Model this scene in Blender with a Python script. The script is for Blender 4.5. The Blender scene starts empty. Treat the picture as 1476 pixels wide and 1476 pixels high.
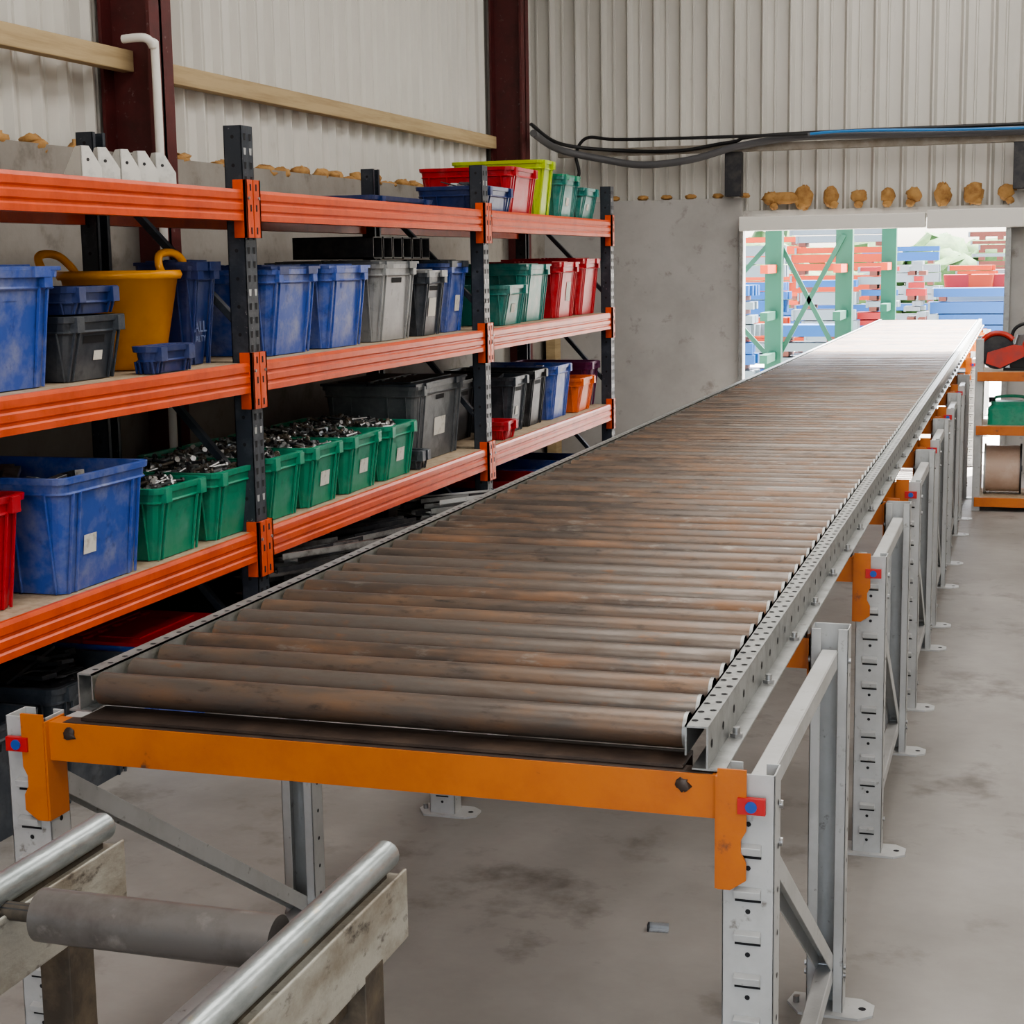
import bpy, math, random, bmesh
from math import *
from mathutils import Vector, Matrix
random.seed(7)
R=random.Random(11)
C=bpy.context.scene.collection

# ---------------------------------------------------------------- materials
MC={}
def mat(name,col,rough=.5,metal=0,col2=None,scale=8,thr=(.45,.7),bump=0,bscale=60,col3=None,s3=25,t3=(.6,.75),stretch=None,rough2=None,spec=None):
    if name in MC: return MC[name]
    m=bpy.data.materials.new(name); m.use_nodes=True; nt=m.node_tree; N=nt.nodes; L=nt.links
    b=N['Principled BSDF']; b.inputs['Base Color'].default_value=(*col,1); b.inputs['Roughness'].default_value=rough; b.inputs['Metallic'].default_value=metal
    if spec is not None: b.inputs['Specular IOR Level'].default_value=spec
    tc=N.new('ShaderNodeTexCoord'); mp=N.new('ShaderNodeMapping'); L.new(tc.outputs['Object'],mp.inputs[0])
    if stretch: mp.inputs['Scale'].default_value=stretch
    def layer(prev,c,sc,t,det=6):
        n=N.new('ShaderNodeTexNoise'); n.inputs['Scale'].default_value=sc; n.inputs['Detail'].default_value=det; n.inputs['Roughness'].default_value=.65
        L.new(mp.outputs[0],n.inputs['Vector'])
        r=N.new('ShaderNodeMapRange'); r.inputs['From Min'].default_value=t[0]; r.inputs['From Max'].default_value=t[1]
        L.new(n.outputs['Fac'],r.inputs['Value'])
        x=N.new('ShaderNodeMix'); x.data_type='RGBA'; L.new(r.outputs[0],x.inputs['Factor'])
        if prev is None: x.inputs['A'].default_value=(*col,1)
        else: L.new(prev,x.inputs['A'])
        x.inputs['B'].default_value=(*c,1)
        return x.outputs['Result'],r.outputs[0]
    o=None
    if col2:
        o,f=layer(None,col2,scale,thr)
        if rough2 is not None:
            q=N.new('ShaderNodeMapRange'); q.inputs['To Min'].default_value=rough; q.inputs['To Max'].default_value=rough2
            L.new(f,q.inputs['Value']); L.new(q.outputs[0],b.inputs['Roughness'])
    if col3: o,_=layer(o,col3,s3,t3)
    if o: L.new(o,b.inputs['Base Color'])
    if bump:
        n=N.new('ShaderNodeTexNoise'); n.inputs['Scale'].default_value=bscale; n.inputs['Detail'].default_value=4
        L.new(mp.outputs[0],n.inputs['Vector'])
        bu=N.new('ShaderNodeBump'); bu.inputs['Strength'].default_value=bump; bu.inputs['Distance'].default_value=.01
        L.new(n.outputs['Fac'],bu.inputs['Height']); L.new(bu.outputs[0],b.inputs['Normal'])
    MC[name]=m; return m

def plastic(n,c,dust=.35):
    d=tuple(x*(1-dust)+.40*dust for x in c)
    return mat(n,c,.42,0,d,9,(.44,.70),.05,40,tuple(x*.4 for x in c),16,(.57,.78))
M_or=mat('orange_paint',(.66,.088,.020),.38,0,(.46,.052,.012),6,(.45,.75),.04,50,(.66,.24,.13),40,(.70,.78))
M_bo=mat('beam_orange',(.52,.145,.016),.4,0,(.41,.105,.014),7,(.45,.75),.05,50,(.10,.05,.03),14,(.66,.74))
M_post=mat('rack_post_grey',(.035,.042,.055),.4,.2,(.08,.09,.105),12,(.5,.75),.05,60,(.28,.28,.28),45,(.65,.72))
M_slot=mat('slot_dark',(.012,.012,.014),.8)
M_chip=mat('chipboard',(.42,.33,.23),.8,0,(.28,.21,.14),30,(.4,.7),.1,120)
M_lg=mat('light_grey_paint',(.46,.462,.455),.42,.1,(.36,.358,.345),6,(.45,.75),.06,50,(.20,.185,.165),35,(.62,.73))
M_galv=mat('galvanised',(.36,.368,.36),.38,.55,(.24,.243,.236),18,(.4,.7),.06,60,(.13,.12,.105),30,(.60,.74))
M_galv2=mat('galvanised_pipe',(.44,.475,.48),.32,.7,(.24,.27,.27),7,(.42,.66),.06,60,(.46,.42,.33),16,(.62,.7),stretch=(3,1,3))
M_rol=[mat('roller_steel_%d'%i,c,.29,.5,c2,5,(.42,.70),.05,80,c3,18,(.56,.72),stretch=(1,3,3),rough2=.48) for i,(c,c2,c3) in enumerate([
 ((.115,.094,.080),(.17,.105,.066),(.055,.044,.038)),((.140,.115,.098),(.20,.118,.070),(.068,.054,.046)),((.165,.142,.124),(.12,.086,.064),(.22,.125,.075)),((.102,.083,.071),(.21,.118,.068),(.23,.20,.172))])]
M_gr=mat('grimy_roller',(.22,.205,.195),.33,.6,(.11,.09,.078),6,(.45,.68),.05,60,(.34,.32,.30),20,(.6,.75),rough2=.5)
M_rust=mat('rusty_frame',(.40,.385,.335),.55,.1,(.24,.21,.165),6,(.42,.64),.15,60,(.045,.035,.028),13,(.55,.66),stretch=(1,1,2))
M_dirty=mat('dirty_steel',(.085,.070,.055),.6,.3,(.19,.15,.105),12,(.45,.7),.15,60)
M_brown=mat('oily_steel',(.050,.035,.028),.45,.2,(.10,.068,.05),9,(.45,.7),.08,60)
M_yel=mat('bearing_yellow',(.55,.40,.08),.5)
M_dark=mat('dark_steel',(.035,.036,.042),.45,.4,(.085,.08,.075),14,(.45,.75),.1,50)
M_steel=mat('bright_steel',(.45,.45,.45),.3,.8,(.2,.19,.18),20,(.45,.7))
M_red=mat('clip_red',(.50,.02,.02),.4)
M_blu=mat('clip_blue',(.02,.08,.35),.4)
M_wood=mat('timber',(.46,.35,.20),.75,0,(.33,.24,.13),5,(.45,.7),.1,60,stretch=(1,.3,6))
M_foam=mat('foam',(.44,.25,.09),.8,0,(.26,.125,.04),14,(.45,.7),.4,40)
M_maroon=mat('red_oxide',(.10,.018,.018),.5,0,(.065,.014,.014),8,(.45,.7),.05,40,(.20,.15,.14),30,(.63,.74))
M_clad=mat('cladding',(.61,.595,.555),.5,0,(.535,.52,.48),2.5,(.45,.75),.02,30,(.40,.38,.33),9,(.66,.85),stretch=(1,1,.25))
M_roof=mat('roof_sheet',(.34,.335,.325),.7)
M_conc=mat('wall_concrete',(.30,.28,.25),.85,0,(.22,.20,.175),2.5,(.4,.7),.15,30,(.14,.12,.10),5,(.56,.78))
M_pan=mat('wall_render',(.41,.40,.385),.8,0,(.33,.32,.305),2.0,(.4,.7),.05,30,(.19,.175,.155),7,(.60,.77))
M_floor=mat('floor_concrete',(.30,.283,.263),.55,0,(.215,.20,.184),1.1,(.36,.62),.1,25,(.115,.10,.088),3.2,(.54,.74))
M_yard=mat('yard_concrete',(.50,.48,.45),.9,0,(.4,.38,.35),1,(.4,.7),.1,20)
M_white=mat('white_pvc',(.72,.71,.67),.4)
M_brk=mat('bracket_white',(.62,.62,.60),.4,0,(.45,.45,.44),20,(.5,.7))
M_black=mat('black_rubber',(.012,.012,.013),.5)
M_cable=mat('grey_cable',(.10,.10,.105),.5)
M_bcab=mat('blue_cable',(.03,.20,.5),.45)
M_old=mat('weathered_board',(.34,.31,.27),.8,0,(.22,.19,.15),8,(.4,.7),.2,40)
P={ 'blue':plastic('tote_blue',(.035,.085,.36),.42),'navy':plastic('tote_navy',(.012,.03,.14),.12),'green':plastic('tote_green',(.008,.24,.135),.16),
 'grey':plastic('tote_grey',(.09,.098,.105),.2),'black':plastic('tote_black',(.013,.014,.017),.14),'lgrey':plastic('tote_dusty',(.24,.245,.245),.4),
 'red':plastic('tote_red',(.44,.008,.018),.10),'teal':plastic('tote_teal',(.01,.18,.155),.25),'lime':plastic('tote_lime',(.42,.56,.01),.06),
 'orange':plastic('tote_orange',(.70,.13,.015),.14),'purple':plastic('tote_purple',(.11,.012,.07),.1),'yellow':mat('tub_yellow',(.80,.32,.002),.35,0,(.68,.25,.002),6,(.5,.8),.04,30,(.45,.16,.01),25,(.72,.8)),'slate':plastic('tote_slate',(.035,.043,.055),.16)}
M_label=mat('paper_label',(.66,.64,.58),.7,0,(.42,.38,.32),30,(.5,.7))
M_faint=mat('faint_print',(.16,.20,.34),.6)

# ---------------------------------------------------------------- mesh builder
class MB:
    def __init__(s): s.v=[];s.f=[];s.mi=[];s.sm=[];s.mats=[];s.M=Matrix.Identity(4)
    def add(s,vs,fs,m,smooth=False):
        if m not in s.mats: s.mats.append(m)
        k=s.mats.index(m); o=len(s.v)
        s.v+= [s.M@Vector(p) for p in vs]
        for f in fs: s.f.append([i+o for i in f]); s.mi.append(k); s.sm.append(smooth)
    def box(s,x0,x1,y0,y1,z0,z1,m):
        s.add([(x0,y0,z0),(x1,y0,z0),(x1,y1,z0),(x0,y1,z0),(x0,y0,z1),(x1,y0,z1),(x1,y1,z1),(x0,y1,z1)],
          [(0,3,2,1),(4,5,6,7),(0,1,5,4),(1,2,6,5),(2,3,7,6),(3,0,4,7)],m)
    def bar(s,p,q,w,h,m,up=(0,0,1)):
        p=Vector(p);q=Vector(q);d=(q-p).normalized();u=Vector(up)
        if abs(d.dot(u))>.98: u=Vector((1,0,0))
        a=d.cross(u).normalized()*w/2; b=a.cross(d).normalized()*h/2
        s.add([p-a-b,p+a-b,p+a+b,p-a+b,q-a-b,q+a-b,q+a+b,q-a+b],[(0,3,2,1),(4,5,6,7),(0,1,5,4),(1,2,6,5),(2,3,7,6),(3,0,4,7)],m)
    def cyl(s,p,q,r,m,seg=16,r2=None,smooth=True,caps=True,capm=None):
        p=Vector(p);q=Vector(q);d=(q-p).normalized();u=Vector((0,0,1)) if abs(d.z)<.95 else Vector((1,0,0))
        a=d.cross(u).normalized();b=d.cross(a).normalized(); r2=r if r2 is None else r2
        vs=[p+(a*cos(t)+b*sin(t))*r for t in [2*pi*i/seg for i in range(seg)]]+[q+(a*cos(t)+b*sin(t))*r2 for t in [2*pi*i/seg for i in range(seg)]]
        s.add(vs,[(i,(i+1)%seg,seg+(i+1)%seg,seg+i) for i in range(seg)],m,smooth)
        if caps: s.add(vs,[tuple(range(seg))[::-1],tuple(range(seg,2*seg))],capm or m)
    def tube(s,pts,r,m,seg=10):
        pts=[Vector(p) for p in pts]
        rings=[];prev=None
        for i,p in enumerate(pts):
            d=(pts[min(i+1,len(pts)-1)]-pts[max(i-1,0)]).normalized()
            if prev is None:
                u=Vector((0,0,1)) if abs(d.z)<.9 else Vector((1,0,0)); a=d.cross(u).normalized()
            else: a=(prev-d*prev.dot(d)).normalized()
            prev=a;b=d.cross(a)
            rings.append([p+(a*cos(2*pi*k/seg)+b*sin(2*pi*k/seg))*r for k in range(seg)])
        s.loft(rings,m,True,True,True)
    def loft(s,rings,m,c0=True,c1=True,smooth=False):
        n=len(rings[0]);vs=[p for r in rings for p in r];fs=[]
        for j in range(len(rings)-1):
            for i in range(n): fs.append((j*n+i,j*n+(i+1)%n,(j+1)*n+(i+1)%n,(j+1)*n+i))
        s.add(vs,fs,m,smooth)
        if c0: s.add(rings[0],[tuple(range(n))[::-1]],m)
        if c1: s.add(rings[-1],[tuple(range(n))],m)
    def prism(s,prof,axis,a,b,m):
        def P3(u,v,t): return {'x':(t,u,v),'y':(u,t,v),'z':(u,v,t)}[axis]
        s.loft([[P3(u,v,a) for u,v in prof],[P3(u,v,b) for u,v in prof]],m)
    def disc(s,c,n,r,m,seg=8):
        c=Vector(c);n=Vector(n);u=Vector((0,0,1)) if abs(n.z)<.9 else Vector((1,0,0));a=n.cross(u).normalized();b=n.cross(a)
        s.add([c+(a*cos(2*pi*i/seg)+b*sin(2*pi*i/seg))*r for i in range(seg)],[tuple(range(seg))],m)
    def sphere(s,c,rad,m,seg=10,rings=6,jit=0,rr=R):
        c=Vector(c);rs=[]
        for j in range(1,rings):
            t=pi*j/rings
            rs.append([c+Vector((rad[0]*sin(t)*cos(2*pi*i/seg),rad[1]*sin(t)*sin(2*pi*i/seg),rad[2]*cos(t)))*(1) + Vector((rad[0]*jit*(rr.random()-.5),rad[1]*jit*(rr.random()-.5),rad[2]*jit*(rr.random()-.5))) for i in range(seg)])
        s.loft(rs[::-1],m,True,True,True)
    def obj(s,name,bevel=0,normals=True):
        me=bpy.data.meshes.new(name)
        xs=[p.x for p in s.v];ys=[p.y for p in s.v];zs=[p.z for p in s.v]
        c=Vector(((min(xs)+max(xs))/2,(min(ys)+max(ys))/2,min(zs)))
        me.from_pydata([p-c for p in s.v],[],s.f)
        for m in s.mats: me.materials.append(m)
        me.polygons.foreach_set('material_index',s.mi); me.polygons.foreach_set('use_smooth',s.sm)
        me.update()
        if normals:
            bm=bmesh.new();bm.from_mesh(me);bmesh.ops.recalc_face_normals(bm,faces=bm.faces);bm.to_mesh(me);bm.free()
        o=bpy.data.objects.new(name,me);C.objects.link(o);o.location=c
        if bevel:
            b=o.modifiers.new('bevel','BEVEL');b.width=bevel;b.segments=2;b.limit_method='ANGLE';b.angle_limit=radians(50)
        return o

# ---------------------------------------------------------------- room
XW=-3.75; YE=12.9; XR=4.2; YB=-4.5; ZC=5.0
b=MB(); b.box(-4.0,XR+.15,YB,YE+.15,-.15,0,M_floor); b.obj('floor')
b=MB(); b.box(-12,14,YE+.15,60,-.15,-.01,M_yard); b.box(-12,14,-20,YB,-.15,-.01,M_yard); b.obj('ground')
def clad_profile(a,bb,base,dirn,pitch=.2,d=.035):
    pts=[];t=a
    while t<bb:
        for f,h in ((0,0),(.10,1),(.16,1),(.26,0),(.5,0),(.52,.25),(.58,.25),(.60,0)):
            if t+f*pitch<bb: pts.append((t+f*pitch,base+dirn*d*h))
        t+=pitch
    pts.append((bb,base)); return pts
def clad(mb,pts,z0,z1,axis,m):
    vs=[];n=len(pts)
    for z in (z0,z1):
        for t,dd in pts: vs.append((dd,t,z) if axis=='y' else (t,dd,z))
    mb.add(vs,[(i,i+1,n+i+1,n+i) for i in range(n-1)],m)
b=MB(); b.box(-4.0,XW,YB,YE,0,2.15,M_conc)
clad(b,clad_profile(YB,YE+.1,-3.9,1),2.15,ZC,'y',M_clad)
for yy in (1.5,7.4): b.box(XW,XW+.004,yy,yy+.012,0,2.15,M_dark)
b.obj('wall_left')
DL,DR,DZ=-2.13,-.12,1.85
b=MB(); b.box(XW,DL,YE-.03,YE+.15,0,2.13,M_pan); b.box(DR,XR,YE-.03,YE+.15,0,2.13,M_pan)
b.box(DL,DR,YE+.02,YE+.15,DZ+.1,2.03,M_pan)
clad(b,clad_profile(-3.95,XR,YE+.10,-1,.215,.05),2.0,ZC,'x',M_clad)
b.obj('wall_end')
b=MB(); b.box(XR,XR+.15,YB,YE,0,ZC,M_clad); b.obj('wall_right')
b=MB(); b.box(-4.0,-1.5,YB-.15,YB,0,ZC,M_clad);b.box(3.2,XR+.15,YB-.15,YB,0,ZC,M_clad);b.box(-1.5,3.2,YB-.15,YB,3.6,ZC,M_clad); b.obj('wall_back')
b=MB(); b.box(-4.0,XR+.15,YB-.15,YE+.15,ZC,ZC+.1,M_roof); b.obj('ceiling')
def column(y,name='steel_column'):
    b=MB(); x0,x1=-3.80,-3.60; y0,y1=y,y+.19
    b.box(x1-.016,x1,y0,y1,0,ZC,M_maroon); b.box(x0-.05,x0-.034,y0,y1,2.16,ZC,M_maroon); b.box(x0-.05,x1,y0+.085,y0+.105,2.16,ZC,M_maroon); b.box(XW+.001,x1,y0+.085,y0+.105,0,2.16,M_maroon)
    return b.obj(name)
column(6.36);column(11.8);column(.8)
b=MB(); b.box(-3.865,-3.80,6.56,11.79,2.50,2.59,M_wood); b.box(-3.79,-3.73,YB,.79,2.50,2.59,M_wood); b.box(-3.79,-3.73,1.0,6.44,2.50,2.59,M_wood);b.obj('timber_rail',.004)
b=MB(); b.box(-3.6,XR,12.76,12.84,2.48,2.54,M_old)
b.box(-2.25,-2.12,12.76,12.86,2.14,2.48,M_dark); b.box(-.1,.03,12.76,12.86,2.14,2.48,M_dark); b.obj('lintel_rail',.004)
b=MB()
for i in range(40):
    y=2.0+i*.25+R.uniform(-.08,.08)
    if 6.2<y<6.6 or 11.75<y<12.05: continue
    for q in range(2): b.sphere((-3.80+q*.01,y+R.uniform(-.05,.05),2.15+R.uniform(-.01,.015)),(.045,R.uniform(.04,.085),R.uniform(.018,.04)),M_foam,12,8,.45)
for i in range(17):
    x=-3.6+i*.215+R.uniform(-.03,.03)
    dr=x>DL+.05
    b.sphere((x,12.90,2.12 if dr else 2.15),(R.uniform(.055,.075) if dr else .045,.05,R.uniform(.05,.095) if dr else .02),M_foam,14,9,.3)
    if dr: b.sphere((x+R.uniform(-.03,.03),12.885,2.06),(.035,.03,.03),M_foam,10,7,.3)
b.sphere((-1.8,12.90,2.12),(.17,.05,.045),M_foam,12,8,.3)
b.obj('expanding_foam')
b=MB(); b.box(DL,-.72,12.72,12.87,1.87,1.98,M_white); b.box(-.71,.3,12.72,12.87,1.86,2.0,M_white)
b.obj('door_shutter_housing',.006)
b=MB(); b.box(-2.14,-2.11,12.80,12.87,0,1.87,M_galv); b.box(-.14,-.10,12.80,12.87,0,1.86,M_galv);b.obj('trim_1')
def smooth(pts,n=8):
    P_=[Vector(p) for p in pts];out=[]
    for i in range(len(P_)-1):
        p0=P_[max(i-1,0)];p1=P_[i];p2=P_[i+1];p3=P_[min(i+2,len(P_)-1)]
        for k in range(n):
            t=k/n; out.append(.5*((2*p1)+(p2-p0)*t+(2*p0-5*p1+4*p2-p3)*t*t+(3*p1-p0-3*p2+p3)*t**3))
    out.append(P_[-1]);return out
b=MB()
b.tube(smooth([(-3.5,11.75,2.60),(-3.52,12.5,2.53),(-3.2,12.7,2.45),(-2.88,12.72,2.40),(-2.5,12.72,2.43),(-2.17,12.72,2.51),(-1.8,12.72,2.56),(-1.43,12.72,2.57),(0,12.72,2.55),(3,12.72,2.56)]),.028,M_cable)
b.tube(smooth([(-3.5,11.7,2.66),(-3.5,12.5,2.57),(-3.1,12.73,2.52),(-2.6,12.73,2.50),(-2.2,12.73,2.55),(-1.5,12.73,2.60),(3,12.73,2.60)]),.014,M_black)
b.obj('cable_bundle')
b=MB(); b.tube(smooth([(-3.52,12.66,2.2),(-3.4,12.66,2.33),(-3.42,12.66,2.5),(-3.33,12.66,2.62),(-3.1,12.66,2.60),(-2.6,12.66,2.59),(-1.6,12.66,2.585)]),.013,M_black); b.obj('black_cable')
b=MB(); b.tube(smooth([(-1.58,12.66,2.585),(-1.2,12.66,2.595),(0,12.66,2.57),(3,12.66,2.58)]),.011,M_bcab); b.obj('blue_cable')
b=MB(); b.tube(smooth([(-3.62,6.17,2.60),(-3.52,6.17,2.60),(-3.50,6.2,2.57),(-3.50,6.22,2.5),(-3.50,6.22,1.6),(-3.50,6.22,.0)]),.018,M_white,12); b.obj('conduit_pipe')

# ---------------------------------------------------------------- pallet racking (left)
def rack_beam(b,y0,y1,zb):
    x=-2.66;h=.11
    prof=[(x-.05,zb),(x,zb),(x+.0,zb+.02),(x-.006,zb+.026),(x-.006,zb+.032),(x,zb+.038),(x,zb+.058),(x-.006,zb+.064),(x-.006,zb+.07),(x,zb+.076),(x,zb+h-.012),(x-.005,zb+h),(x-.02,zb+h),(x-.02,zb+h-.02),(x-.05,zb+h-.02)]
    b.prism(prof,'y',y0,y1,M_or)
    b.box(-3.36,-3.31,y0,y1,zb,zb+h-.01,M_or)
    b.box(-3.31,x-.02,y0,y1,zb+h-.022,zb+h-.002,M_chip)
b=MB(); PY=[-.04,2.66,5.36,8.06,10.78]; LV=[.58,1.20,1.815]
for y in PY:
    for xc,sg in ((-2.70,1),(-3.30,-1)):
        w=.045
        xf=xc+sg*.035
        b.box(min(xf,xf-sg*.004),max(xf,xf-sg*.004),y-w,y+w,0,2.15,M_post)
        for s2 in (-1,1):
            b.box(xc-.035,xc+.035,y+s2*w-(.004 if s2>0 else 0),y+s2*w+(.004 if s2<0 else 0),0,2.15,M_post)
            b.box(min(xc-sg*.035,xc-sg*.031),max(xc-sg*.035,xc-sg*.031),y+s2*w-(.02 if s2>0 else 0),y+s2*w+(.02 if s2<0 else 0),0,2.15,M_post)
        b.box(xc-.07,xc+.07,y-.07,y+.07,0,.006,M_post)
        for k in range(42):
            z=.06+k*.05
            for s2 in (-1,1):
                yy=y+s2*.022; x=xf+sg*.001
                b.add([(x,yy-.007,z-.012),(x,yy+.007,z-.012),(x,yy+.010,z+.012),(x,yy-.010,z+.012)],[(0,1,2,3)],M_slot if k%5 else M_lg)
            if k%2: b.disc((xc,y-w-.001,z),(0,-1,0),.007,M_slot)
    for z0,z1 in ((.25,.85),(.85,1.45),(1.45,2.0)):
        b.bar((-2.73,y,z0),(-3.27,y,z1),.03,.025,M_post)
    for z in (.2,): b.bar((-2.73,y,z),(-3.27,y,z),.03,.03,M_post)
for i in range(len(PY)-1):
    for zb in LV:
        rack_beam(b,PY[i]+.05,PY[i+1]-.05,zb)
        for yc,sg in ((PY[i],1),(PY[i+1],-1)):
            x=-2.66
            y0,y1=sorted((yc+sg*.004,yc+sg*.058))
            b.box(x,x+.012,y0,y1,zb-.06,zb+.145,M_or)
            b.box(x-.04,x+.012,min(yc+sg*.047,yc+sg*.058),max(yc+sg*.047,yc+sg*.058),zb-.06,zb+.145,M_or)
            for zz in (zb-.035,zb+.045,zb+.118): b.box(x+.012,x+.0135,yc+sg*.022-.005,yc+sg*.022+.005,zz-.012,zz+.012,M_slot)
            b.cyl((x+.012,yc+sg*.04,zb+.08),(x+.017,yc+sg*.04,zb+.08),.006,M_steel,6)
b.obj('pallet_racking',.0015)

# ---------------------------------------------------------------- totes
def rrect(x0,x1,y0,y1,r,z,n=3):
    o=[]
    for cx,cy,a in ((x1-r,y1-r,0),(x0+r,y1-r,90),(x0+r,y0+r,180),(x1-r,y0+r,270)):
        for k in range(n+1):
            t=radians(a+90*k/n); o.append((cx+r*cos(t),cy+r*sin(t),z))
    return o
def tote(name,y0,y1,z,col,h=.31,xf=-2.72,dep=.56,taper=.035,lid=None,fill=None,label=None,rot=0,ribs=True,handle=True):
    b=MB(); m=P[col]; W=y1-y0; cx=xf-dep/2; cy=(y0+y1)/2
    b.M=Matrix.Translation((cx,cy,z))@Matrix.Rotation(radians(rot),4,'Z')
    a=dep/2-.012; c=W/2-.012; r=min(.035,W*.12); t=taper
    def ring(zz,e=0):
        k=t*(1-zz/h); return rrect(-a+k-e,a-k+e,-c+k-e,c-k+e,r,zz)
    g=.006
    rings=[ring(.0),ring(h*.5),ring(h-.055),ring(h-.055,.006),ring(h-.05,.010),ring(h-.045,.004),ring(h-.02,.004),ring(h-.02,.012),ring(h,.012),ring(h,-g),ring(h*.5,-g)]
    fz=h*.78 if fill else .012
    rings=rings[:-1]+[ring(fz if fill else .012,-g)]
    b.loft(rings,m,True,True)
    if ribs:
        for s in (-1,1):
            for yy in (-c*.78,-c*.62,c*.62,c*.78):
                b.add([(s*(a-t+.001),yy-.003,0),(s*(a-t+.001),yy+.003,0),(s*(a-.002),yy+.003,h-.05),(s*(a-.002),yy-.003,h-.05),(s*(a-t+.009),yy-.003,0),(s*(a-t+.009),yy+.003,0),(s*(a+.007),yy+.003,h-.05),(s*(a+.007),yy-.003,h-.05)],
                 [(4,5,6,7),(0,4,7,3),(1,2,6,5),(0,1,5,4)],m)
            for xx in (-a*.8,-a*.4,a*.4,a*.8):
                b.add([(xx-.003,s*(c-t+.001),0),(xx+.003,s*(c-t+.001),0),(xx+.003,s*(c-.002),h-.05),(xx-.003,s*(c-.002),h-.05),(xx-.003,s*(c-t+.009),0),(xx+.003,s*(c-t+.009),0),(xx+.003,s*(c+.007),h-.05),(xx-.003,s*(c+.007),h-.05)],
                 [(4,5,6,7),(0,4,7,3),(1,2,6,5),(0,1,5,4)],m)
    def xat(zz): return a-t*(1-zz/h)
    if handle:
        hw=min(.06,W*.18); z1=h-.062; z0=h-.085
        b.add([(xat(z0)+.002,-hw,z0),(xat(z0)+.002,hw,z0),(xat(z1)+.002,hw*1.0,z1),(xat(z1)+.002,-hw,z1)],[(0,1,2,3)],M_slot if col in('black','slate','grey','lgrey') else m)
        for s in (-1,1): b.box(xat(h)-.01,xat(h)+.02,s*c*.72-.02,s*c*.72+.02,h-.05,h-.003,m)
    if label:
        lw,lh,lo=label; z0=h*.30;z1=z0+lh
        b.add([(xat(z0)+.003,lo-lw/2,z0),(xat(z0)+.003,lo+lw/2,z0),(xat(z1)+.003,lo+lw/2,z1),(xat(z1)+.003,lo-lw/2,z1)],[(0,1,2,3)],M_label)
    if lid:
        lm=P[lid]; b.box(-a-.012,-.003,-c-.01,c+.01,h+.0,h+.012,lm); b.box(.003,a+.012,-c-.01,c+.01,h+.0,h+.012,lm)
        b.box(-a*.8,-.03,-c*.8,c*.8,h+.012,h+.018,lm); b.box(.03,a*.8,-c*.8,c*.8,h+.012,h+.018,lm)
        for s in (-1,1): b.box(a-.0,a+.022,s*c*.6-.04,s*c*.6+.04,h-.02,h+.012,lm)
        for q in range(5): b.box(-.008,.008,-c+q*2*c/5+.01,-c+q*2*c/5+.05,h+.012,h+.02,lm)
    if fill=='bolts':
        for i in range(230):
            px=R.uniform(-a+.05,a-.05);py=R.uniform(-c+.045,c-.045); hh=fz+.05*(1-(px/a)**2)*(1-(py/c)**2)+R.uniform(0,.03)
            th=R.uniform(0,2*pi);el=R.uniform(-.4,.4);l=R.uniform(.02,.035)
            d=Vector((cos(th)*cos(el),sin(th)*cos(el),sin(el)))
            p=Vector((px,py,hh)); mm=R.choice([M_steel,M_dark,M_steel,M_dirty]); b.cyl(p-d*l,p+d*l,.006,mm,6); b.cyl(p+d*l,p+d*(l+.008),.011,mm,6)
    if fill in('junk','scrap'):
        k_=1.0 if fill=='junk' else 1.5
        for i in range(26 if fill=='junk' else 60):
            px=R.uniform(-a+.06,a-.06);py=R.uniform(-c+.05,c-.05);th=R.uniform(0,2*pi);l=R.uniform(.04,.08)*k_;el=R.uniform(-.35,.35)
            d=Vector((cos(th)*cos(el),sin(th)*cos(el),sin(el)));p=Vector((px*.6,py*.6,fz+R.uniform(.0,.05)*(1 if fill=='junk' else 2.4)))
            b.bar(p-d*l,p+d*l,R.uniform(.02,.05)*k_,R.uniform(.004,.02),R.choice([M_dark,M_dark,M_slot if fill=='scrap' else M_steel,M_dark if fill=='scrap' else M_lg]))
    return b.obj(name,.0012)
ZM,ZL,ZT=1.311,.691,1.926
tote('blue_tote',3.70,4.22,ZM,'blue',.34,lid='blue')
tote('black_crate',4.27,4.62,ZM,'slate',.20,-2.74,.42,label=(.05,.03,.03))
tote('blue_parts_tray',4.29,4.61,ZM+.205,'navy',.085,-2.75,.36,.015,rot=3)
tote('blue_parts_tray',4.67,4.95,ZM,'navy',.09,-2.68,.10,.012)
t=tote('navy_tote',5.12,5.31,ZM,'navy',.35,-2.77,.24,lid='navy')
def text(s,par,y,z,x,size,m):
    c=bpy.data.curves.new('lettering','FONT');c.body=s;c.size=size;c.extrude=.0005;c.materials.append(m)
    o=bpy.data.objects.new('lettering',c);C.objects.link(o)
    o.parent=par; o.matrix_parent_inverse=Matrix.Translation(-par.location)
    o.location=(x,y,z);o.rotation_euler=(pi/2,0,pi/2)
text('ALL',t,5.155,ZM+.115,-2.797,.055,M_faint);text('ALTY',t,5.165,ZM+.08,-2.799,.032,M_faint)
tote('blue_tote',5.63,6.09,ZM,'blue',.33,lid='navy');tote('blue_tote',6.17,6.62,ZM,'blue',.33,lid='blue')
tote('dusty_grey_tote',6.72,7.22,ZM,'lgrey',.345,lid='grey');tote('grey_tote',7.30,7.62,ZM,'slate',.30,label=(.1,.09,0),lid='lgrey')
tote('blue_tote',7.68,8.00,ZM,'blue',.345,-2.74,dep=.47,lid='slate',label=(.07,.08,.05))
tote('teal_tote',8.50,8.94,ZM,'teal',.22,-2.70,.4,label=(.07,.05,0));tote('teal_tote',9.02,9.55,ZM,'teal',.32,-2.74,lid='teal')
tote('black_crate',8.50,8.90,ZM,'black',.33,-3.12,.16)
tote('red_tote',9.66,10.14,ZM,'red',.33,lid='red',label=(.1,.12,.05));tote('red_tote',10.22,10.68,ZM,'red',.35,lid='red')
b=MB(); cx,cy=-2.97,4.96
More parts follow.
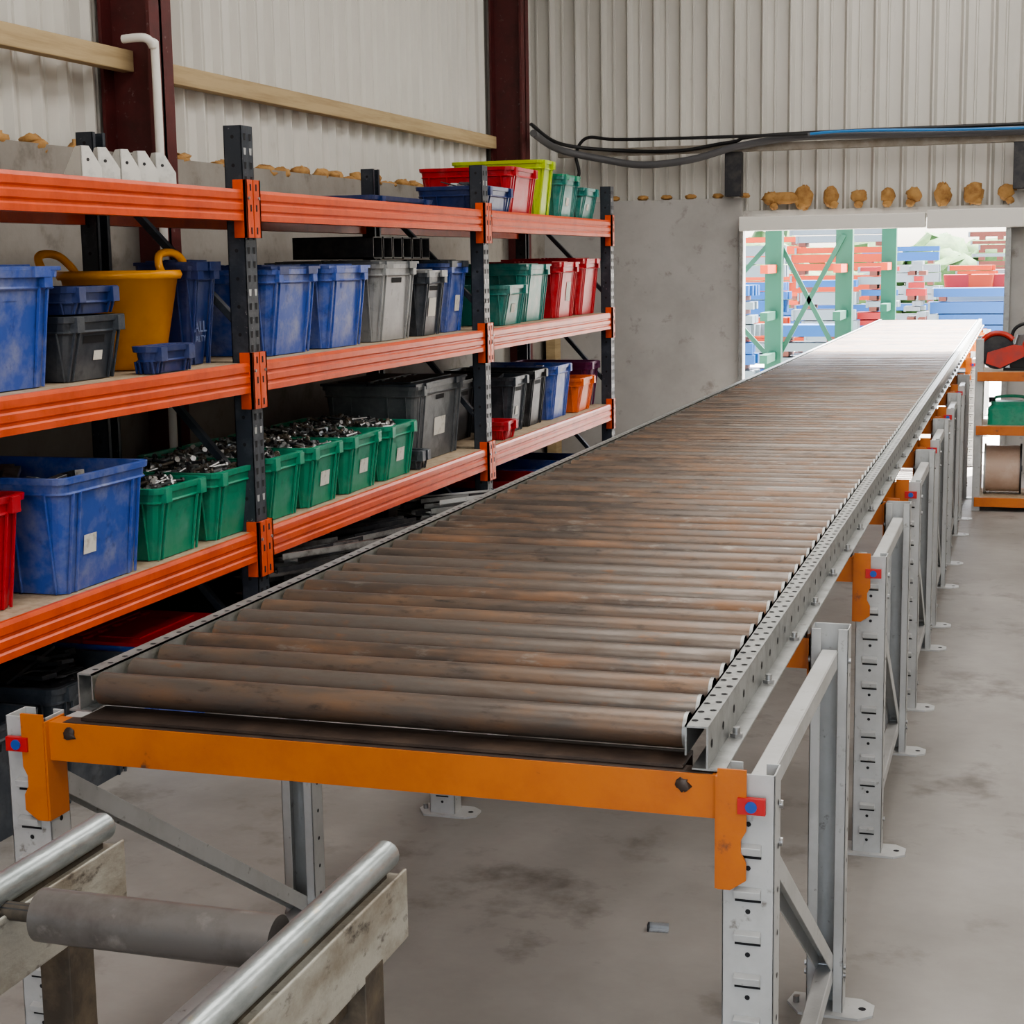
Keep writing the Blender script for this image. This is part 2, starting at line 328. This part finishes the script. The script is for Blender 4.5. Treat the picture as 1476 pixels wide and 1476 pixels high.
def circ(r,z,n=40): return [(cx+r*cos(2*pi*i/n),cy+r*sin(2*pi*i/n),z) for i in range(n)]
h=.335;b.loft([circ(.13,ZM),circ(.14,ZM+.01),circ(.195,ZM+h-.03),circ(.207,ZM+h-.03),circ(.213,ZM+h-.015),circ(.207,ZM+h),circ(.197,ZM+h),circ(.14,ZM+.05)],P['yellow'],True,True,True)
for s in (-1,1):
    d=Vector((.80,.60,0))*s;e=Vector((-.60,.80,0));c0=Vector((cx,cy,ZM+h-.012))+d*.190
    d2=d*2.0 if s<0 else -d*1.0
    e=(e*.75+Vector((.8,.6,0))*.6).normalized()
    pts=[c0-e*.085,c0-e*.085+Vector((0,0,.03))+d2*.01,c0-e*.06+Vector((0,0,.062))+d2*.02,c0+Vector((0,0,.072))+d2*.022,c0+e*.06+Vector((0,0,.062))+d2*.02,c0+e*.085+Vector((0,0,.03))+d2*.01,c0+e*.085]
    b.tube(smooth(pts,5),.014,P['yellow'],10)
b.obj('yellow_flexible_tub')
b=MB()
for i in range(5):
    for j in range(3):
        y=7.0+i*.12;z=ZM+.001+j*.125
        if i!=3 or j<2:
            for (ya,yb,za,zb) in ((y,y+.006,z,z+.11),(y+.104,y+.11,z,z+.11),(y,y+.11,z,z+.006),(y,y+.11,z+.104,z+.11)): b.box(-3.36,-3.29,ya,yb,za,zb,M_dark)
for i in range(6):
    y=6.9+i*.125;z=ZM+.37
    for (ya,yb,za,zb) in ((y,y+.006,z,z+.10),(y+.104,y+.11,z,z+.10),(y,y+.11,z,z+.006),(y,y+.11,z+.094,z+.10)): b.box(-3.22,-2.82,ya,yb,za,zb,M_dark)
b.obj('steel_box_sections')
tote('red_tote',3.50,3.99,ZL,'red',.33,lid=None,fill='junk')
tote('blue_tote',4.07,4.58,ZL,'blue',.355,-2.66,.62,fill='junk',label=(.07,.06,-.08),handle=False)
for i,(a_,b_) in enumerate(((4.64,5.0),(5.05,5.43),(5.48,5.80),(5.83,6.19),(6.23,6.62),(6.66,7.06))):
    tote('green_tote',a_,b_,ZL,'green',.245,-2.68,.58 if i!=1 else .56,.03,fill='bolts',label=(.09,.06,.02) if i>2 else None,rot=R.uniform(-1,1))
tote('grey_tote',7.24,8.00,ZL,'grey',.38,-2.76,.50,lid='slate',label=(.16,.09,.02))
tote('slate_parts_tray',7.10,7.22,ZL,'slate',.09,-2.69,.2,.01)
tote('red_parts_bin',8.40,8.62,ZL,'red',.10,-2.68,.18,.015)
tote('black_tote',8.20,8.60,ZL,'black',.33,-2.90,.4,fill='junk');tote('black_tote',8.72,9.06,ZL,'slate',.32,-2.74,fill='junk',label=(.05,.05,0));tote('black_tote',9.10,9.46,ZL,'black',.33,-2.74,fill='junk')
tote('blue_tote',9.52,9.95,ZL,'blue',.33,fill='junk');tote('orange_tote',10.02,10.42,ZL,'orange',.22,-2.69);tote('purple_tote',10.46,10.72,ZL,'purple',.30,-2.74)
tote('navy_parts_tray',8.17,8.70,ZT,'navy',.13,-2.70,.40,.02,fill='junk');tote('navy_parts_tray',7.1,7.95,ZT,'navy',.05,-2.90,.38,.015)
tote('red_tote',8.76,9.32,ZT,'red',.26,-2.74,.56,fill='junk')
tote('lime_tote',9.38,9.66,ZT,'lime',.33,-2.74,.58);tote('teal_tote',9.74,10.18,ZT,'teal',.25,lid='green',label=(.06,.05,0));tote('teal_tote',10.25,10.66,ZT,'teal',.20,label=(.05,.04,0))
b=MB()
for i in range(5):
    y=4.80+i*.105
    b.M=Matrix.Translation((-3.03+i*.012,y,ZT))@Matrix.Rotation(radians(-35+R.uniform(-9,9)),4,'Z')
    b.prism([(-.07,0),(.06,0),(.06,.13),(.025,.13),(-.07,.035)],'y',0,.004,M_brk);b.prism([(0,0),(.075,0),(.075,.06),(.03,.13),(0,.13)],'x',.056,.06,M_brk);b.box(-.06,.06,0,.075,0,.004,M_brk)
    b.disc((.0605,.025,.085),(1,0,0),.006,M_dark)
b.obj('steel_brackets')
# bottom level
for y0,cn in ((3.0,'black'),(3.55,'slate'),(4.12,'slate'),(4.66,'blue'),(8.2,'navy'),(8.75,'red'),(9.3,'blue'),(9.9,'navy')):
    tote({'black':'black_tote','navy':'navy_tote','red':'red_tote','slate':'black_tote','blue':'blue_tote'}[cn],y0,y0+.50,0,cn,R.uniform(.36,.42),-2.76,.5,fill='scrap' if y0<4.5 else None,lid='red' if y0==4.66 else None)
def bundle(name,x,y,z,n,l,rot,m,w=.05,mt=.012):
    b=MB()
    for i in range(n):
        b.M=Matrix.Translation((x+R.uniform(-.03,.03),y+R.uniform(-.08,.08),z+(i//5)*mt*2.2+.0))@Matrix.Rotation(radians(rot+R.uniform(-12,12)),4,'Z')
        o=(i%5-2)*w*1.3
        b.box(-l/2,l/2,o-w/2,o-w/2+.004,0,mt*2,R.choice(m));b.box(-l/2,l/2,o-w/2,o+w/2,0,.004,R.choice(m))
    return b.obj(name)
b=MB();b.box(-3.2,-2.45,5.5,6.9,.10,.36,M_slot);b.box(-3.2,-2.45,7.15,7.95,.10,.28,M_slot)
for ya,yb in ((5.5,6.9),(7.15,7.95)):
    for yy in (ya+.02,yb-.12): b.box(-3.2,-2.45,yy,yy+.1,0,.10,M_old)
b.obj('parts_crate',.005)
bundle('steel_offcuts',-2.68,5.85,.361,36,.5,62,[M_dark,M_steel,M_steel]);bundle('steel_offcuts',-2.72,6.5,.361,30,.5,60,[M_dark,M_dark,M_dark,M_steel])
bundle('steel_offcuts',-2.66,7.55,.281,44,.5,50,[M_steel,M_galv,M_lg,M_dark])

# ---------------------------------------------------------------- long roller conveyor
CX0,CX1=-1.528,-.475; RZ=.922; RR=.0285; PITCH=.108
b=MB(); y=2.42; YF=18.9
while y<YF:
    m=R.choice(M_rol); z=RZ+R.uniform(-.001,.001)
    b.cyl((CX0+.004,y,z),(CX1-.004,y,z),RR,m,24,caps=True,capm=M_yel)
    b.cyl((CX0-.003,y,z),(CX1+.003,y,z),.009,M_steel,8)
    b.cyl((CX1-.010,y,z),(CX1-.004,y,z),RR+.0006,M_galv,24)
    y+=PITCH
def rail(s,xi,Y0,tw,fw,zb=.886):
    def bx(u0,u1,z0,z1,m=M_galv): 
        a_,b_=sorted((xi+s*u0,xi+s*u1)); b.box(a_,b_,Y0,YF+.1,z0,z1,m)
    bx(0,.003,.905,.952); bx(0,tw,.949,.952); bx(tw-.003,tw,zb,.949); bx(tw-.003,tw+fw,zb-.003,zb); bx(tw-.025,tw-.003,zb-.003,zb)
    n=int((YF-Y0)/.05)
    for i in range(n):
        yy=Y0+.03+i*.05
        for u in ((.010,.027) if tw>.03 else (.012,)): b.disc((xi+s*u,yy+(.012 if u>.02 else 0),.9525),(0,0,1),.0058,M_slot,7)
        if i%2==0: b.disc((xi+s*(tw+.0005),yy,.918),(s,0,0),.0075,M_slot,7)
        if i%7==3:
            b.cyl((xi+s*(tw+fw*.5),yy,zb),(xi+s*(tw+fw*.5),yy,zb+.006),.011,M_steel,6,smooth=False);b.cyl((xi+s*(tw+fw*.5),yy,zb+.006),(xi+s*(tw+fw*.5),yy,zb+.016),.006,M_steel,8)
rail(1,CX1+.004,2.345,.036,.026);rail(-1,CX0-.004,2.40,.030,.02)
# oily cross tie under the first roller
b.box(CX0,CX1,2.352,2.43,.882,.887,M_brown)
b.box(CX0,CX1,2.427,2.432,.850,.887,M_brown)
FR=[(2.34,3.47),(4.42,5.45),(5.95,6.97),(7.36,8.33),(8.92,9.94),(10.5,11.5),(13.3,14.3),(15.6,16.6),(17.7,18.7)]
LOW=.038
for i,(a_,b_) in enumerate(FR):
    for k,yy in ((0,a_+.02),(1,b_-.02)):
        if i==0 and k==0: continue
        for xx in (-.445,-1.55): b.box(xx-.02,xx+.02,yy-.018,yy+.018,.8815-LOW,.883,M_dark)
conv=b.obj('roller_conveyor',0)
PXR,PXL=-.372,-1.632
def post(b,x,y,face,ZP):
    w=.040;d=.06; y0,y1=(y,y+d) if face<0 else (y-d,y)
    yf=y
    b.box(x-w,x+w,min(yf,yf-face*.003),max(yf,yf-face*.003),.004,ZP,M_lg)
    for s in (-1,1):
        xx=x+s*w; b.box(min(xx,xx-s*.003),max(xx,xx-s*.003),y0,y1,.004,ZP,M_lg)
        yb=yf-face*d; b.box(min(xx,xx-s*.022),max(xx,xx-s*.022),min(yb,yb+face*.003),max(yb,yb+face*.003),.004,ZP,M_lg)
    z=.07
    while z<ZP-.05:
        pr=[(yf,z-.009),(yf+face*.010,z-.005),(yf+face*.012,z+.007),(yf,z+.011)]
        b.prism(pr,'x',x-.020,x+.020,M_lg)
        b.add([(x-.020,yf+face*.0005,z-.013),(x+.020,yf+face*.0005,z-.013),(x+.020,yf+face*.0005,z-.009),(x-.020,yf+face*.0005,z-.009)],[(0,1,2,3)],M_slot)
        b.disc((x,yf+face*.001,z-.028),(0,face,0),.0042,M_slot,8)
        for s in (-1,1): b.disc((x+s*(w+.001),yf-face*.03,z),(s,0,0),.005,M_slot,8)
        z+=.0695
    yc=(y0+y1)/2
    b.prism([(x-.055,yc-.05),(x+.075,yc-.05),(x+.105,yc-.025),(x+.105,yc+.025),(x+.075,yc+.05),(x-.075,yc+.05),(x-.085,yc)],'z',0,.006,M_lg)
    b.disc((x+.08,yc,.0065),(0,0,1),.009,M_slot)
    b.cyl((x-.065,yc,.006),(x-.065,yc,.02),.008,M_steel,6)
def frame(x,ya,yb,z0p,z1p,name):
    b=MB(); post(b,x,ya,-1,z0p);post(b,x,yb,1,z1p)
    ia,ib=ya+.05,yb-.05
    def strut(z0,z1):
        p=Vector((x+.0,ia,z0));q=Vector((x+.0,ib,z1)); b.bar(p,q,.032,.004,M_lg);b.bar(p+Vector((.016,0,-.018)),q+Vector((.016,0,-.018)),.003,.036,M_lg);b.bar(p+Vector((-.016,0,-.018)),q+Vector((-.016,0,-.018)),.003,.036,M_lg)
        for r,z in ((ia+.0,z0),(ib-.0,z1)): b.cyl((x-.045,r,z-.02),(x+.045,r,z-.02),.007,M_steel,8)
    strut(z0p-.04,z1p-.05);strut(z0p-.10,.13);strut(.11,.11)
    return b.obj(name,.001)
def beam(y,face,dz=0,name='orange_beam'):
    b=MB(); b.M=Matrix.Translation((0,0,-dz)); xa,xb=PXL+.045,PXR-.045
    y0,y1=sorted((y+face*.004,y-face*.036)); z1=.880;z0=.812
    b.box(xa,xb,y0,y1,z0,z1,M_bo); b.box(xa+.03,xb-.01,y0+.003,y1-.003,z1,z1+.001,M_brown)
    for xe,s in ((xa,-1),(xb,1)):
        f0,f1=sorted((y+face*.012,y+face*.016))
        prof=[(xe,.895),(xe+s*.044,.895),(xe+s*.044,.80),(xe+s*.036,.785),(xe+s*.036,.765),(xe+s*.044,.75),(xe+s*.044,.722),(xe+s*.020,.705),(xe,.705)]
        b.prism(prof,'y',f0,f1,M_bo)
        a2,c2=sorted((xe,xe-s*.004)); g0,g1=sorted((y+face*.014,y-face*.045)); b.box(a2,c2,g0,g1,.705,.882,M_bo)
        xm=xe+s*.052
        b.box(xm-.021,xm+.021,min(y+face*.011,y+face*.021),max(y+face*.011,y+face*.021),.828,.853,M_red)
        b.cyl((xm,y+face*.021,.8405),(xm,y+face*.024,.8405),.009,M_blu,12)
    # dark scuff/weld blobs near the ends
    for xe in (xa+.045,xb-.055):
        b.sphere((xe,y+face*.005,.862),(.012,.003,.012),M_brown,8,6,.6)
    return b.obj(name,.0015)
for i,(a_,b_) in enumerate(FR):
    l0=0 if i==0 else LOW
    for px in (PXR,PXL): frame(px,a_,b_,.885-l0,.87-(.02 if i else 0),'upright_frame')
    beam(a_,-1,l0);beam(b_,1,LOW)

# ---------------------------------------------------------------- foreground roller stand
b=MB()
for x,s in ((-.80,1),(-1.235,-1)):
    b.cyl((x,.55,.862),(x,1.94,.862),.020,M_galv2,24)
    b.sphere((x,1.94,.862),(.020,.012,.020),M_galv2,16,8)
    b.box(x-.004,x+.020,.55,1.95,.752,.834,M_rust)
    b.box(x+.020,x+.025,.55,1.955,.742,.840,M_rust)
    b.box(x-.010,x+.006,.55,1.93,.825,.85,M_dirty)
    b.box(x-.022,x+.026,1.80,1.86,0,.752,M_dirty); b.box(x-.022,x+.026,.7,.76,0,.752,M_dirty); b.box(x-.04,x+.045,1.78,1.88,0,.008,M_dirty);b.box(x-.04,x+.045,.68,.78,0,.008,M_dirty)
    for yy in (.8,1.68): b.cyl((x-s*.06,yy,.842),(x-s*.0,yy,.842),.012,M_dark,10)
for yy in (1.2,1.68): b.cyl((-1.165,yy,.842),(-.835,yy,.842),.034,M_gr,32); b.cyl((-1.23,yy,.842),(-.80,yy,.842),.012,M_dirty,12)
b.box(-.915,-.86,.6,1.80,.69,.75,M_dirty)
b.box(-1.215,-.81,1.81,1.85,.25,.30,M_dirty);b.box(-.915,-.80,1.76,1.80,.70,.75,M_dirty)
b.obj('roller_stand',.002)

# ---------------------------------------------------------------- tool stand by door
b=MB()
xs0,xs1,ya,yb=-.258,.32,10.92,11.36
for x in (xs0,xs1):
    for yy in (ya,yb): b.box(x-.025,x+.025,yy-.025,yy+.025,0,1.12 if yy==yb or x==xs0 else .9,M_lg)
for z in (.03,.50,.85):
    b.box(xs0-.01,xs1+.01,ya-.045,ya-.02,z,z+.06,M_bo);b.box(xs0-.01,xs1+.01,yb-.02,yb+.01,z,z+.06,M_bo);b.box(xs0,xs1,ya-.02,yb-.02,z+.04,z+.06,M_chip)
b.obj('tool_stand',.002)
b=MB();cy,cz=11.13,.091+.165;rc=mat('reel_core',(.50,.36,.28),.5,0,(.62,.5,.42),6)
for xx in (-.215,.012): b.cyl((xx,cy,cz),(xx+.012,cy,cz),.165,M_lg if xx<-.1 else M_dark,40)
b.cyl((-.205,cy,cz),(.014,cy,cz),.152,rc,40);b.cyl((-.22,cy,cz),(.028,cy,cz),.02,M_black,16)
b.obj('cable_reel')
b=MB();b.loft([rrect(-.20,.08,10.95,11.12,.03,.561+z) if z<.12 else rrect(-.18,.06,10.97,11.10,.03,.561+z) for z in (0,.02,.10,.125,.15)],P['green'],True,True)
b.tube(smooth([(-.16,11.03,.70),(-.15,11.03,.735),(-.05,11.03,.745),(.03,11.03,.735),(.04,11.03,.70)]),.01,P['green']);b.cyl((-.175,11.03,.7),(-.175,11.03,.735),.02,M_black,12);b.obj('jerry_can',.003)
b=MB();z=.911;M_sr=mat('saw_red',(.50,.03,.012),.35,0,(.30,.04,.03),14,(.45,.7));b.M=Matrix.Translation((.03,0,0))
b.box(-.10,.14,11.0,11.2,z+.02,z+.17,M_black);b.loft([rrect(-.08,.14,10.98,11.18,.04,z+.16),rrect(-.06,.12,11.0,11.16,.04,z+.23)],mat('saw_grey',(.10,.09,.09),.4),True,True)
b.prism([(-.25,z+.05),(-.16,z+.02),(.0,z+.10),(.0,z+.16),(-.08,z+.17),(-.24,z+.12)],'y',10.95,10.975,M_sr);b.bar((-.02,10.97,z+.19),(.10,10.97,z+.15),.02,.05,M_sr)
b.cyl((-.18,11.02,z+.12),(-.18,11.026,z+.12),.112,M_dark,32)
gr=[(-.18+.122*cos(t),11.02,z+.12+.122*sin(t)) for t in [radians(40+i*14) for i in range(9)]];b.tube(gr,.018,M_sr,8)
b.tube(smooth([(.10,11.1,z+.2),(.12,11.1,z+.26),(.0,11.1,z+.30),(-.08,11.1,z+.26),(-.1,11.1,z+.16)]),.012,M_black)
b.cyl((.04,10.96,z+.09),(.04,11.0,z+.09),.045,M_lg,20);b.box(-.14,.16,11.0,11.2,z,z+.02,M_black)
b.obj('cut_off_saw',.002)
b=MB();b.M=Matrix.Translation((-.82,3.75,0))@Matrix.Rotation(radians(5),4,'Z');b.box(-.026,.026,-.011,.011,0,.003,M_steel);b.box(-.026,.026,.009,.011,0,.018,M_steel);b.box(-.026,-.022,-.011,.011,0,.018,M_dark);b.obj('steel_offcut')
b=MB();b.box(-3.7,-3.62,12.70,12.86,0,1.35,M_wood);b.obj('timber_post',.003)

# ---------------------------------------------------------------- yard
M_yg=mat('yard_green',(.002,.075,.042),.5);M_yb=mat('yard_blue',(.008,.08,.26),.5);M_yo=mat('yard_orange',(.42,.045,.006),.5);M_yl=mat('yard_grey',(.17,.205,.225),.5);M_ybr=mat('yard_brown',(.13,.035,.022),.6);M_yr=mat('yard_red',(.30,.015,.015),.5)
M_leaf=mat('hedge_leaf',(.03,.08,.015),.8,0,(.06,.12,.03),6,(.4,.6),.5,8)
b=MB()
for x,y in ((-2.62,18),(-1.88,18.2),(-1.62,21),(-3.9,18)):
    b.box(x-.09,x+.09,y-.08,y+.08,0,3.2,M_yg);b.box(x-.15,x+.15,y-.4,y+.7,0,.12,M_yg)
    for z in (.55,1.0,1.5,2.1): b.box(x-.04,x+.04,y-.75,y,z,z+.09,M_yo if z in(1.5,) else M_yg)
for x0,x1 in ((-3.9,-2.62),(-2.62,-1.88)):
    b.bar((x0,18.1,.5),(x1,18.1,1.9),.03,.05,M_yg);b.bar((x1,18.1,.5),(x0,18.1,1.9),.03,.05,M_yg)
b.obj('cantilever_racking')
def stack(x0,x1,y,z0,z1,m,h=.14):
    b=MB(); z=z0; k=0; run=0; mm=m[0]
    while z<z1:
        if run<=0: mm=m[k%len(m)];k+=1;run=R.choice([1,2,3]);b.box(x0+.1,x0+.2,y,y+.5,z,z+.06,M_ybr);b.box(x1-.2,x1-.1,y,y+.5,z,z+.06,M_ybr);z+=.06
        run-=1
        hh=h*R.uniform(.6,1.2); o=R.uniform(-.1,.1)
        for q in range(4):
            b.box(x0+o,x1+o*R.uniform(-.5,1),y+q*.12,y+q*.12+.10,z,z+hh,mm)
        b.box(x0+o,x0+o+.03,y-.02,y,z-.01,z+hh,M_yl)
        z+=hh+.015
    return b.obj('beam_stack')
stack(-5.2,-3.05,19.2,0,1.3,[M_yl,M_yb,M_yl]);stack(-2.85,-2.0,19.4,0,.75,[M_yl,M_yl,M_yb])
stack(-6.0,-3.1,22.2,0,1.75,[M_yb,M_yl,M_yo]);stack(-2.9,-2.15,22.2,0,1.25,[M_yl,M_yb,M_yl]);stack(-2.1,-1.65,22.6,0,1.5,[M_yb,M_yl,M_yr,M_yl],.09)
stack(-3.4,-1.95,25.2,0,2.05,[M_yl,M_yo,M_yb,M_yo,M_yo])
stack(-1.25,.6,24.0,0,1.10,[M_yl,M_yb,M_yb]);stack(-1.1,-.45,26.5,0,1.5,[M_yl,M_yo],.1);stack(-.4,.5,27.0,0,1.35,[M_yl,M_ybr])
stack(-1.5,-1.35,23.4,0,1.6,[M_yr,M_yl],.08);stack(-.85,-.25,29,0,2.0,[M_yl,M_ybr,M_ybr],.07)
stack(-9,-4,31.0,0,2.0,[M_yo,M_yb,M_yo]);stack(-2.9,-1.5,31.0,0,1.8,[M_yl,M_yl,M_yb])
b=MB()
for x,y,c in ((-.95,25.2,M_yr),(-.62,25.2,M_yo),(-.3,25.3,M_yr)):
    b.loft([rrect(x-.17,x+.17,y,y+.4,.04,1.12+0*x),rrect(x-.2,x+.2,y-.03,y+.43,.04,1.38)],c,True,True)
b.box(-1.2,0,24.95,25.75,0,1.115,M_yl)
b.obj('yard_bins')
b=MB()
for i in range(60):
    b.sphere((R.uniform(-10,6),R.uniform(40,44),R.uniform(.3,1.6)),(R.uniform(.7,1.3),R.uniform(.8,1.4),R.uniform(.5,.9)),M_leaf,12,8,.4)
b.obj('hedge')

# ---------------------------------------------------------------- light
w=bpy.data.worlds.new('World');bpy.context.scene.world=w;w.use_nodes=True;nt=w.node_tree
sk=nt.nodes.new('ShaderNodeTexSky');sk.sky_type='NISHITA';sk.sun_disc=False;sk.sun_elevation=radians(55);sk.sun_rotation=radians(20);sk.air_density=1.0;sk.dust_density=3
hs=nt.nodes.new('ShaderNodeHueSaturation');hs.inputs['Saturation'].default_value=.5;nt.links.new(sk.outputs[0],hs.inputs['Color'])
bg=nt.nodes['Background'];bg.inputs['Strength'].default_value=1.4;nt.links.new(hs.outputs[0],bg.inputs[0])
s=bpy.data.lights.new('sun','SUN');s.energy=52;s.angle=radians(.6);s.color=(1,.96,.9);o=bpy.data.objects.new('sun',s);C.objects.link(o)
d=Vector((-.25,-.45,-.85));o.rotation_euler=d.to_track_quat('-Z','Y').to_euler()
for i,(x,y) in enumerate([(-1.0,-1),(2.4,-1),(-1.0,4),(2.4,4),(-1.0,8.3),(2.4,8.3),(-.6,11.6)]):  # added area fills below the roof to brighten the interior, not real fittings
    l=bpy.data.lights.new('interior_fill','AREA');l.shape='RECTANGLE';l.size=1.4;l.size_y=4;l.energy=94 if i<6 else 60;l.color=(1,.965,.92)
    o=bpy.data.objects.new('interior_fill',l);C.objects.link(o);o.location=(x,y,ZC-.06)

# ---------------------------------------------------------------- camera
f=2330;ph=.0157;th=radians(8.744);ps=radians(17.532)
F=Vector((-sin(ps)*cos(th),cos(ps)*cos(th),-sin(th)));R0=Vector((cos(ps),sin(ps),0));U0=R0.cross(F)
Rr=R0*cos(ph)-U0*sin(ph);Uu=U0*cos(ph)+R0*sin(ph)
cam=bpy.data.cameras.new('camera');co=bpy.data.objects.new('camera',cam);C.objects.link(co)
m3=Matrix((Rr,Uu,-F)).transposed();co.matrix_world=Matrix.Translation((0,0,1.65))@m3.to_4x4()
cam.sensor_width=36;cam.lens=f/1476*36;cam.clip_end=200
bpy.context.scene.camera=co
bpy.context.scene.view_settings.view_transform='AgX'
bpy.context.scene.view_settings.look='AgX - Medium High Contrast'
